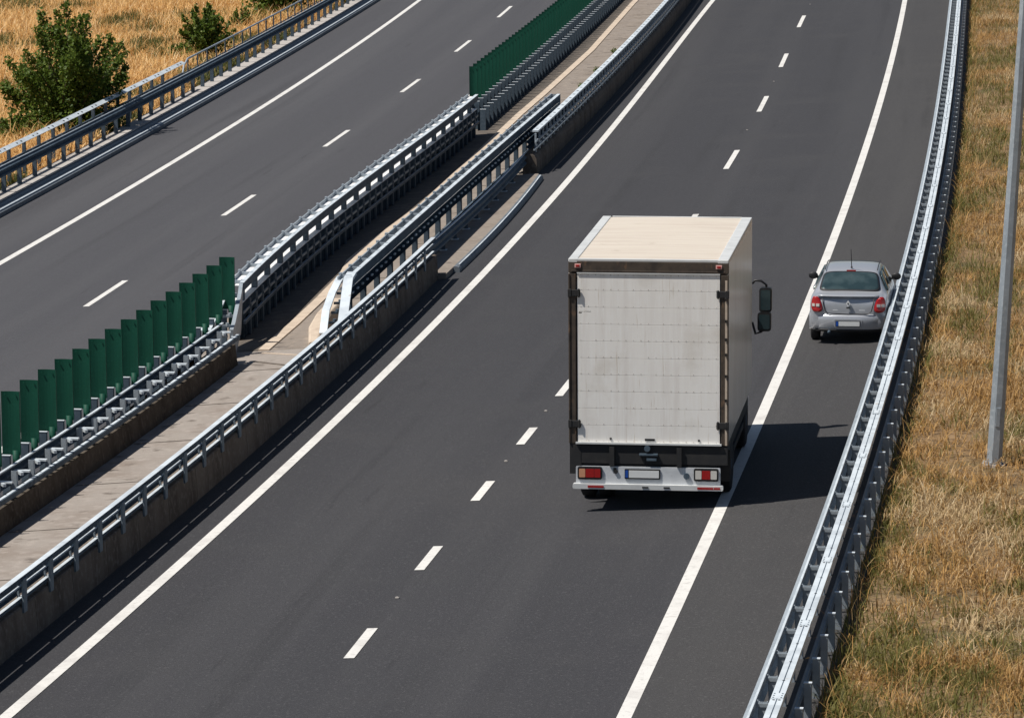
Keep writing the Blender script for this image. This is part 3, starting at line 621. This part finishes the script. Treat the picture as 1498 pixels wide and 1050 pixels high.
def wheel(u, v, r, w, dual, par, rim=STEELD):
    z = tgz(u, v)+r
    for k in range(2 if dual else 1):
        uu = u-(.30*k if u > 0 else -.30*k)
        m = MB(); m.smooth = True; rings = []
        for dx, q in ((-.5, .62), (-.5, .88), (-.38, .985), (0, 1), (.38, .985), (.5, .88), (.5, .62)):
            rings.append([(uu+dx*w, v+q*r*math.cos(R(a)), z+q*r*math.sin(R(a))) for a in range(0, 360, 12)])
        m.loft(rings); ty_ = m.build('wheel', RUBBER, par)
        m = MB(); m.cyl((uu, v, z), r*.6, w*.82, 'x', 24); m.cyl((uu, v, z), r*.2, w*1.02, 'x', 12); m.build('rim', rim, ty_)
for sx in (-1, 1): wheel(sx*1.12, 1.42, .47, .25, True, t); wheel(sx*1.05, 5.55, .47, .27, False, t)
for sx in (-1, 1):
    m = MB(); m.box((sx*1.0, .72, .62), (.55, .02, .52)); m.build('mudguard', BLACK, t)
    m = MB(); m.box((sx*(hw-.1), 3.3, .62), (.04, 2.2, .10)); m.box((sx*(hw-.1), 3.3, .86), (.04, 2.2, .10)); m.box((sx*(hw-.12), 2.6, .75), (.03, .06, .5)); m.box((sx*(hw-.12), 4.1, .75), (.03, .06, .5)); m.build('side_guard', CHAS, t)
m = MB(); m.rbox((.9, 3.9, .68), (.5, .9, .5), .12); m.build('fuel_tank', STEELD, t)
# cab
cb = MB(); yr0 = TL+.12; hwc = 1.12
cab_s = [(yr0, 1.0), (yr0+.1, 1.02), (yr0+1.25, 1.02), (yr0+1.7, .99), (yr0+1.82, .94)]
rings = []
for y, k in cab_s:
    top = 2.75 if y < yr0+1.3 else (2.62 if y < yr0+1.75 else 1.75)
    rings.append([(-hwc*k, y, .55), (hwc*k, y, .55), (hwc*k, y, 1.6), (hwc*k*.98, y, 1.75), (hwc*.93*k, y, top-.12), (hwc*.82*k, y, top), (-hwc*.82*k, y, top), (-hwc*.93*k, y, top-.12), (-hwc*k*.98, y, 1.75), (-hwc*k, y, 1.6)])
cb.loft(rings); cb = cb.build('cab', CAB, t, bevel=.03)
for sx in (-1, 1):
    m = MB(); m.add([(sx*1.135, yr0+.35, 1.72), (sx*1.135, yr0+1.35, 1.72), (sx*1.075, yr0+1.25, 2.5), (sx*1.075, yr0+.35, 2.5)]+[(sx*1.12, yr0+.35, 1.72), (sx*1.12, yr0+1.35, 1.72), (sx*1.06, yr0+1.25, 2.5), (sx*1.06, yr0+.35, 2.5)],
        [(0, 1, 2, 3), (7, 6, 5, 4), (0, 4, 5, 1), (1, 5, 6, 2), (2, 6, 7, 3), (3, 7, 4, 0)]); m.build('side_window', GLASS, cb)
    # mirrors on a bent arm
    m = MB(); m.smooth = True
    ym = yr0+1.35; xs = sx*(hwc+.08)
    m.tube([(xs, ym, 2.74), (xs+sx*.05, ym, 2.80), (xs+sx*.16, ym, 2.79), (xs+sx*.25, ym, 2.72), (xs+sx*.26, ym, 2.3), (xs+sx*.23, ym, 1.95), (xs+sx*.16, ym, 1.88), (xs+sx*.06, ym, 1.84), (xs, ym, 2.05)], .022, 8); mir = m.build('mirror_arm', BLACK, t)
    m = MB(); m.rbox((xs+sx*.24, ym-.03, 2.46), (.22, .13, .44), .05); m.build('mirror_head', BLACK, mir)
    m = MB(); m.rbox((xs+sx*.22, ym-.03, 2.07), (.24, .13, .34), .05); m.build('mirror_head', BLACK, mir)
    m = MB(); m.rbox((xs+sx*.24, ym-.098, 2.46), (.17, .006, .36), .03); m.rbox((xs+sx*.22, ym-.098, 2.07), (.19, .006, .26), .03); m.build('mirror_glass', GLASS, mir)

# ------------------------------------------------------------------ car
cxp = at(1240.5, 503); CYW = R(7.8)
t = thing('car', 'silver saloon car passing on the hard shoulder beside the guard rail', 'car', cxp, -CYW)
def cgz(u, v):
    c, s = math.cos(CYW), math.sin(CYW); return gz(cxp.x+u*c+v*s, cxp.y-u*s+v*c)-cxp.z
# stations: y, sill z, sill w, mid w, belt z, belt w, top z, top w
ST = [(.0, .34, .60, .685, .60, .66, .80, .56), (.05, .29, .68, .755, .80, .735, .93, .65), (.16, .27, .72, .782, .90, .755, .965, .68), (.42, .25, .74, .795, .93, .755, .985, .69), (.50, .25, .745, .80, .935, .752, 1.0, .675), (.75, .25, .75, .80, .935, .748, 1.16, .62),
      (1.0, .24, .75, .80, .935, .745, 1.29, .575), (1.12, .24, .75, .80, .933, .745, 1.335, .56), (1.5, .23, .75, .80, .93, .745, 1.375, .56), (2.0, .23, .75, .80, .925, .745, 1.375, .565), (2.45, .23, .75, .80, .92, .745, 1.34, .56),
      (2.75, .23, .75, .80, .92, .745, 1.20, .59), (3.15, .23, .75, .79, .91, .735, .98, .64), (3.6, .23, .73, .775, .84, .70, .90, .60), (4.0, .24, .68, .73, .72, .64, .80, .52), (4.15, .28, .58, .63, .58, .55, .66, .45)]
def sect(y, zs, ws, wm, zb, wb, ztp, wt):
    zm = (zs+zb)*.5+.03
    P = [(ws*.8, zs-.03), (ws, zs+.02), (wm*.985, zs+.10), (wm, zm), (wm*.992, (zm+zb)/2+.03), (wb+.012, zb-.03), (wb, zb)]
    P += [(wb+(wt-wb)*k, zb+(ztp-.045-zb)*k) for k in (.35, .7)]+[(wt, ztp-.045), (wt-.05, ztp-.012), (wt*.55, ztp+.004), (0, ztp+.012)]
    return [(x, y, z) for x, z in P]+[(-x, y, z) for x, z in reversed(P[:-1])]
m = MB(); m.smooth = True; m.loft([sect(*s) for s in ST])
body = m.build('body', SILVER, t); sd = body.modifiers.new('sub', 'SUBSURF'); sd.levels = sd.render_levels = 2
def patch(name, mt, par, corners, nx=10, ny=6, bulge=0., out=(0, 0, 0), r=.12, thick=.012):
    """rounded quad patch from four corners (bl, br, tr, tl), bulging outwards"""
    bl, br, tr, tl = (Vector(c) for c in corners); nrm = (br-bl).cross(tl-bl).normalized(); m = MB(); m.smooth = True
    def P(s_, t_, k):
        q = bl.lerp(br, s_).lerp(tl.lerp(tr, s_), t_); return q+nrm*(bulge*(1-(2*s_-1)**2)+k)
    ring = []; N = 40
    for i in range(N):
        a = 2*math.pi*i/N; c, s = math.cos(a), math.sin(a); e = 2/ (2+r*20)
        ring.append((.5+.5*math.copysign(abs(c)**e, c), .5+.5*math.copysign(abs(s)**e, s)))
    rings = [[P(.5+(s_-.5)*f, .5+(t_-.5)*f, thick) for s_, t_ in ring] for f in (.02, .35, .7, .93)]+[[P(s_, t_, thick*.4) for s_, t_ in ring], [P(s_, t_, -thick) for s_, t_ in ring]]
    m.loft(rings); return m.build(name, mt, par)
rw = patch('rear_window', GLASS, t, ((-.60, .50, 1.012), (.60, .50, 1.012), (.52, 1.02, 1.300), (-.52, 1.02, 1.300)), bulge=.02, r=.25)
patch('window_seal', BLACK, t, ((-.63, .475, .998), (.63, .475, .998), (.545, 1.05, 1.312), (-.545, 1.05, 1.312)), bulge=.02, r=.25, thick=.006)
for sx in (-1, 1):
    for y0, y1, yt0, yt1 in ((.86, 1.62, 1.12, 1.62), (1.68, 2.62, 1.68, 2.30)):
        c = [(sx*.757, y0, .955), (sx*.757, y1, .955), (sx*.592, yt1, 1.285), (sx*.592, yt0, 1.285)]
        if sx < 0: c = [c[1], c[0], c[3], c[2]]
        patch('side_window', GLASS, t, c, r=.3, bulge=.01, thick=.014)
patch('windscreen', GLASS, t, ((.60, 3.05, 1.03), (-.60, 3.05, 1.03), (-.52, 2.48, 1.31), (.52, 2.48, 1.31)), bulge=.03, r=.3)
for sx in (-1, 1):
    c = [(sx*.49, -.018, .635), (sx*.75, .075, .635), (sx*.735, .125, .955), (sx*.565, .05, .945)]
    if sx < 0: c = [c[1], c[0], c[3], c[2]]
    tl = patch('tail_light', REDL, t, c, r=.03, bulge=.025, thick=.03)
    m = MB(); m.box((sx*.61, -.012, .785), (.07, .03, .055), sx*.3); m.box((sx*.695, .022, .785), (.06, .03, .055), sx*.45); m.build('pale_lens', CLEARL, tl)
    m = MB(); m.smooth = True; m.tube([(sx*.74, 2.46, .98), (sx*.79, 2.44, 1.0)], .03, 8); mi = m.build('mirror_arm', BLACK, t)
    m = MB(); m.smooth = True
    m.loft([[(sx*.855+a*.5*k, 2.43+b_*.05*k2+.04*j, 1.03+c_*.075*k) for a, b_, c_, k2 in ((.2*math.cos(R(g)), 0, math.sin(R(g)), 1) for g in range(0, 360, 30))] for j, k in ((-1, .8), (-.6, 1), (.5, .95), (1.6, .45))])
    m.build('mirror_head', BLACK, mi)
# bumper
m = MB(); m.smooth = True; rings = []
for k in range(17):
    a = -1+2*k/16; x = a*.79; y = -.06+.22*abs(a)**3.2
    rings.append([(x, y+.03, .27), (x, y, .33), (x, y-.015, .45), (x, y-.018, .54), (x, y+.02, .605), (x*.98, y+.09, .62), (x*.96, y+.16, .5), (x*.96, y+.16, .3)])
m.loft(rings); bmp = m.build('rear_bumper', SILVER, t)
m = MB(); m.rbox((0, -.072, .435), (.56, .05, .16), .03); m.build('plate_recess', SILVER, bmp)
m = MB(); m.box((.0, -.10, .425), (.50, .02, .115)); q = m.build('licence_plate', BLACK, bmp)
m = MB(); m.box((.025, -.112, .425), (.42, .008, .09)); m.build('plate_face', PLATE, q)
m = MB(); m.box((-.215, -.112, .425), (.05, .008, .09)); m.build('plate_band', BLUE, q)
m = MB(); m.smooth = True; rings = []
for k in range(13):
    a = -1+2*k/12; x = a*.66; y = -.03+.12*abs(a)**3; rings.append([(x, y, .245), (x, y-.02, .30), (x, y+.3, .32), (x, y+.3, .245)])
m.loft(rings); m.build('bumper_apron', BLACK, bmp)
# trunk lid seams, badge, brake light, aerial
m = MB(); m.smooth = True
m.tube([(-.52, .02, .93), (-.50, -.0, .80), (-.46, -.025, .66), (-.40, -.035, .622), (0, -.042, .612), (.40, -.035, .622), (.46, -.025, .66), (.50, -.0, .80), (.52, .02, .93)], .009, 6); m.build('boot_seam', BLACK, t)
m = MB(); m.smooth = True; rings = []
for k in range(13):
    a = -1+2*k/12; rings.append([(a*.62, .02+.05*a*a, .945), (a*.62, -.02+.05*a*a, .965), (a*.62, .01+.05*a*a, .985), (a*.62, .10+.05*a*a, .975)])
m.loft(rings); m.build('boot_lip', SILVER, t)
m = MB(); m.add([(0, -.045, .89), (.045, -.045, .825), (0, -.045, .76), (-.045, -.045, .825), (0, -.01, .89), (.045, -.01, .825), (0, -.01, .76), (-.045, -.01, .825)], [(0, 3, 2, 1), (4, 5, 6, 7), (0, 1, 5, 4), (1, 2, 6, 5), (2, 3, 7, 6), (3, 0, 4, 7)])
m.mi = 1; m.add([(0, -.049, .85), (.018, -.049, .825), (0, -.049, .80), (-.018, -.049, .825)], [(0, 3, 2, 1)]); m.mi = 1; m.box((0, -.03, .738), (.07, .02, .025)); m.build('badge', [BADGE, CHAS], t)
m = MB()
for x, w in ((-.26, .10), (.28, .12)): m.box((x, -.032, .69), (w, .008, .012))
m.build('boot_lettering', BADGE, t)
m = MB(); m.rbox((0, 1.045, 1.338), (.19, .03, .028), .01); m.build('brake_light', REDL, t)
m = MB(); m.smooth = True; m.tube([(.0, 1.22, 1.375), (.0, 1.17, 1.42), (-.005, 1.0, 1.78)], [.022, .009, .006], 6); m.build('aerial', BLACK, t)
for sx in (-1, 1):
    m = MB(); m.tube([(sx*.53, y, z) for y, z in ((1.1, 1.347), (1.5, 1.385), (2.0, 1.385), (2.4, 1.355))], 0, flat=(.008, .006)); m.build('roof_seam', BLACK, t)
for sx, y in ((-1, .82), (1, .82), (-1, 3.25), (1, 3.25)): 
    r = .29; z = cgz(sx*.70, y)+r; m = MB(); m.smooth = True
    m.loft([[(sx*.70+dx*.18, y+q*r*math.cos(R(a)), z+q*r*math.sin(R(a))) for a in range(0, 360, 12)] for dx, q in ((-.5, .62), (-.5, .9), (-.36, .99), (.36, .99), (.5, .9), (.5, .62))]); w = m.build('wheel', RUBBER, t)
    m = MB(); m.cyl((sx*.70, y, z), r*.62, .15, 'x', 20); m.build('rim', STEEL, w)
m = MB(); m.box((0, 1.9, .30), (1.3, 3.4, .16)); m.box((0, .30, .30), (1.2, .3, .10)); m.build('underbody', BLACK, t)
m = MB(); m.smooth = True; m.cyl((-.38, -.0, .25), .03, .2, 'y', 12); m.build('exhaust', STEELD, t)

# ------------------------------------------------------------------ vegetation
def blades(name, pos, hgt, wid, bend, m, kind='stuff', zoff=0.):
    """curved tapering grass blades, one mesh; arrays per blade"""
    n = len(pos); az = rng.uniform(0, 2*np.pi, n); lean = np.abs(bend)
    d = np.stack([np.cos(az), np.sin(az)], 1); sd_ = np.stack([-d[:, 1], d[:, 0]], 1)
    ts = np.array([0, .4, .75, 1.0]); ws = np.array([1, .8, .5, .12])
    V = np.zeros((n, 8, 3))
    for i, (tt, w) in enumerate(zip(ts, ws)):
        ang = lean*tt; hz = hgt*np.sin(ang)*tt*.9; vz = hgt*tt*np.cos(ang*.75)
        c = pos[:, :2]+d*hz[:, None]
        for k, s_ in ((0, -1), (1, 1)):
            V[:, 2*i+k, :2] = c+sd_*(wid*w*.5*s_)[:, None]; V[:, 2*i+k, 2] = pos[:, 2]+np.maximum(vz, .01)+zoff
    base = np.arange(n)[:, None]*8
    Fq = np.concatenate([base+np.array([[0, 1, 3, 2]])+2*i for i in range(3)], 1).reshape(-1)
    me = bpy.data.meshes.new(name); me.vertices.add(n*8); me.vertices.foreach_set('co', V.reshape(-1))
    nl = len(Fq); me.loops.add(nl); me.loops.foreach_set('vertex_index', Fq.astype(np.int32)); me.polygons.add(nl//4)
    me.polygons.foreach_set('loop_start', np.arange(0, nl, 4, dtype=np.int32)); me.update(calc_edges=True); me.materials.append(m)
    o = bpy.data.objects.new(name, me); C.objects.link(o); o['kind'] = kind; return o
def fnoise(x, y, sc, seed):
    """cheap smooth value noise"""
    r = np.random.default_rng(seed); g = r.random((256, 256)); X, Y = x*sc+500, y*sc+500
    i, j = np.floor(X).astype(int), np.floor(Y).astype(int); fx, fy = X-i, Y-j; fx = fx*fx*(3-2*fx); fy = fy*fy*(3-2*fy)
    G_ = lambda a, b: g[a % 256, b % 256]
    return (G_(i, j)*(1-fx)+G_(i+1, j)*fx)*(1-fy)+(G_(i, j+1)*(1-fx)+G_(i+1, j+1)*fx)*fy
STRAW = leafmat('straw', [(.13, .07, .022), (.40, .225, .072), (.50, .30, .105), (.30, .165, .05), (.64, .45, .23)])
PALES = leafmat('pale_straw', [(.26, .175, .08), (.50, .36, .19), (.60, .46, .27), (.42, .29, .14), (.70, .58, .38)])
OLIVE = leafmat('olive_grass', [(.07, .07, .014), (.14, .135, .03), (.22, .18, .055), (.085, .10, .02)])
GOLD = leafmat('golden_wheat', [(.42, .22, .065), (.72, .44, .16), (.80, .52, .22), (.56, .33, .11), (.88, .68, .40)])
WEEDC = leafmat('green_weed', [(.045, .06, .012), (.09, .10, .022), (.13, .13, .035)])
rfx = np.vectorize(lambda y: P_RF.x(y)); lkx = np.vectorize(lambda y: P_LK.x(y))
def verge_pts(n, wmax=1.0):
    y = 46+(rng.random(n)**1.25)*135; u = .72+rng.random(n)*(3.0+(y-46)*.045+1.2)*wmax
    x = rfx(y)+u; return np.stack([x, y, GX*x+GY*y], 1), u
P, u = verge_pts(210000)
grn = fnoise(P[:, 0], P[:, 1]*.35, .6, 3)*.55+fnoise(P[:, 0], P[:, 1]*.45, 2.4, 4)*.45
thin = fnoise(P[:, 0], P[:, 1]*.5, 1.7, 21)*.6+fnoise(P[:, 0], P[:, 1], 5., 22)*.4
ok = rng.random(len(P)) < np.clip(thin*2.4-.5, .10, 1); P, u, grn = P[ok], u[ok], grn[ok]
k = grn < .50+rng.normal(0, .06, len(grn))
def hts(P, lo, hi): return (lo+(hi-lo)*fnoise(P[:, 0], P[:, 1], 1.9, 9))*rng.uniform(.5, 1.3, len(P))
pale = fnoise(P[:, 0], P[:, 1]*.4, .8, 31) > .66+rng.normal(0, .08, len(P))
a = P[k & ~pale]; blades('dry_grass', a, hts(a, .16, .42), rng.uniform(.008, .02, len(a)), rng.uniform(.4, 2.9, len(a)), STRAW)
a = P[k & pale]; blades('pale_dry_grass', a, hts(a, .16, .46), rng.uniform(.008, .02, len(a)), rng.uniform(.6, 2.9, len(a)), PALES)
a = P[~k]; blades('green_grass', a, hts(a, .16, .36), rng.uniform(.008, .02, len(a)), rng.uniform(.2, 2.2, len(a)), OLIVE)
n = 4200; y = 46+(rng.random(n)**1.2)*135; x = rfx(y)+np.where(y > 95, .74, .58)+np.abs(rng.normal(0, .16, n)); a = np.stack([x, y, GX*x+GY*y], 1)
blades('edge_grass', a, rng.uniform(.12, .34, n), rng.uniform(.008, .018, n), rng.uniform(.3, 2.0, n), OLIVE)
n = 1500; y = 46+(rng.random(n)**1.2)*135; x = rfx(y)+np.where(y > 95, .74, .60)+np.abs(rng.normal(0, .25, n)); a = np.stack([x, y, GX*x+GY*y], 1)
blades('edge_straw', a, rng.uniform(.25, .55, n), rng.uniform(.008, .016, n), rng.uniform(.3, 1.6, n), STRAW)
n = 3600; P, u = verge_pts(n); blades('tall_stalks', P, rng.uniform(.4, .75, n), rng.uniform(.008, .016, n), rng.uniform(.6, 2.6, n), STRAW)
# golden field
n = 150000; y = 96+(rng.random(n)**1.0)*150; u = -1.15-rng.random(n)**1.3*20; x = lkx(y)+u; P = np.stack([x, y, GX*x+GY*y+.10], 1)
g = fnoise(x, y*.5, .35, 12)*.6+fnoise(x, y*.5, 1.1, 13)*.4; near = np.exp((u+1.15)/1.6)
k = g+near*.16 < .61+rng.normal(0, .05, n)
a = P[k]; blades('wheat', a, (.25+.7*fnoise(a[:, 0], a[:, 1], .8, 5))*rng.uniform(.6, 1.15, len(a)), rng.uniform(.014, .04, len(a)), rng.uniform(.4, 2.4, len(a)), GOLD)
a = P[~k]; blades('field_weeds', a, rng.uniform(.2, .5, len(a)), rng.uniform(.02, .04, len(a)), rng.uniform(.2, 1.2, len(a)), WEEDC)

LEAF = leafmat('bush_leaves', [(.045, .08, .010), (.095, .15, .020), (.14, .195, .03), (.065, .115, .014), (.20, .25, .05)], .5, .4)
def bush(px, py, hgt, wid, nleaf, label, seed, lean=0., leaf=.11, name='bush', cat='bush', group=None):
    b = at(px, py, .1 if name == 'bush' else .02); t = thing(name, label, cat, b, 0, group); r = np.random.default_rng(seed)
    # stems fan out; leaves cluster along them
    tips = []; tr = MB(); tr.smooth = True
    ns = 46
    for i in range(ns):
        a = r.uniform(0, 2*np.pi); rad = math.sqrt(r.random())*wid/2; z = hgt*(1-.5*(rad/(wid/2))**3)*r.uniform(.6, 1.04)
        e = np.array([rad*math.cos(a)+lean*z, rad*math.sin(a), z]); mid = e*[.45, .45, .55]+r.normal(0, .05*hgt, 3)*[1, 1, .3]
        tr.tube([(0.02*math.cos(a), .02*math.sin(a), -.05), tuple(mid), tuple(e)], [.0105*hgt, .006*hgt, .0015*hgt], 5); tips.append((mid, e))
    tr.build('stems', BARK, t)
    cl = []
    for i in range(nleaf):
        mid, e = tips[r.integers(ns)]; s_ = r.beta(2.2, 1.1)*1.04
        q = np.array([0, 0, 0.])*(1-s_)**2+2*mid*s_*(1-s_)+e*s_*s_
        sprd = .058*hgt*(1.3-s_*1.0); q = q+r.normal(0, sprd, 3)
        cl.append(q)
    low = int(nleaf*.18)
    for i in range(low):
        a = r.uniform(0, 2*np.pi); rad = r.uniform(.2, 1)*wid*.47; cl.append(np.array([rad*math.cos(a), rad*math.sin(a), abs(r.normal(0, .16*hgt))+.05]))
    cl = np.array(cl); cl[:, 2] = np.maximum(cl[:, 2], .03); n = len(cl)
    nrm = r.normal(0, 1, (n, 3))+[-.2, -.2, .9]; nrm /= np.linalg.norm(nrm, axis=1)[:, None]
    tx_ = np.cross(nrm, r.normal(0, 1, (n, 3))); tx_ /= np.linalg.norm(tx_, axis=1)[:, None]; ty_ = np.cross(nrm, tx_)
    L = (leaf*r.uniform(.6, 1.3, n))[:, None]; Wd = L*.34
    V = np.stack([cl-tx_*L*.5, cl-ty_*Wd+nrm*L*.06, cl+tx_*L*.5, cl+ty_*Wd+nrm*L*.06], 1).reshape(-1, 3)
    me = bpy.data.meshes.new('foliage'); me.from_pydata(V.tolist(), [], (np.arange(n)[:, None]*4+np.arange(4)).tolist()); me.materials.append(LEAF)
    o = bpy.data.objects.new('foliage', me); C.objects.link(o); o.parent = t
    return t
bush(98, 198, 4.3, 4.2, 24000, 'large dense dark green bush at the golden field edge behind the far guard rail', 1, .04, .125)
bush(302, 84, 2.1, 2.3, 5200, 'middle sized green bush at the golden field edge right of the large bush', 2, .0, .14)
bush(410, 24, 2.4, 3.6, 8000, 'dark green bush at the top edge of the photo behind the pipe railing', 3, .0, .16)
bush(266, 84, .55, 1.1, 900, 'small low green clump at the left foot of the middle bush', 4, .0, .12)
bush(22, 205, .9, 1.8, 1500, 'low straggly green clump at the left edge before the large bush', 5, .0, .12)
bush(351, 42, .9, 1.0, 1100, 'small upright green shrub between the middle bush and the top edge bush', 6, .0, .12)

for i, (px, py) in enumerate(((836, 152), (873, 108), (898, 80), (851, 131))):
    bush(px, py, .26, .30, 70, 'tiny dark weed tuft growing on the median floor beside the perforated rail', 20+i, 0, .07, 'weed_tuft', 'weed', 'weed tufts along the perforated rail')
# ------------------------------------------------------------------ light
EL, DX, DY = R(60), 1.0, .30                                           # sun height; shadows fall towards +x and a little away
S.view_settings.view_transform = 'Standard'; S.view_settings.look = 'None'; S.view_settings.exposure = .08; S.view_settings.gamma = 1
S.view_settings.use_curve_mapping = False
w = bpy.data.worlds.new('World'); S.world = w; w.use_nodes = True
nt = w.node_tree; sky = nt.nodes.new('ShaderNodeTexSky'); sky.sky_type = 'NISHITA'; sky.sun_disc = False
sky.sun_elevation = EL; sky.sun_rotation = math.atan2(-DX, -DY); sky.air_density = 1.0; sky.dust_density = .6
nt.links.new(sky.outputs[0], nt.nodes['Background'].inputs[0]); nt.nodes['Background'].inputs[1].default_value = .05
sl = bpy.data.lights.new('sun', 'SUN'); sl.energy = 5.0; sl.angle = R(.5); sl.color = (1, .955, .89)
so = bpy.data.objects.new('sun', sl); C.objects.link(so)
dv = Vector((DX, DY, 0)).normalized()*math.cos(EL)+Vector((0, 0, -math.sin(EL)))
so.rotation_euler = dv.to_track_quat('-Z', 'Y').to_euler(); so.location = (0, 60, 40)
S.cycles.max_bounces = 6; S.cycles.use_denoising = True
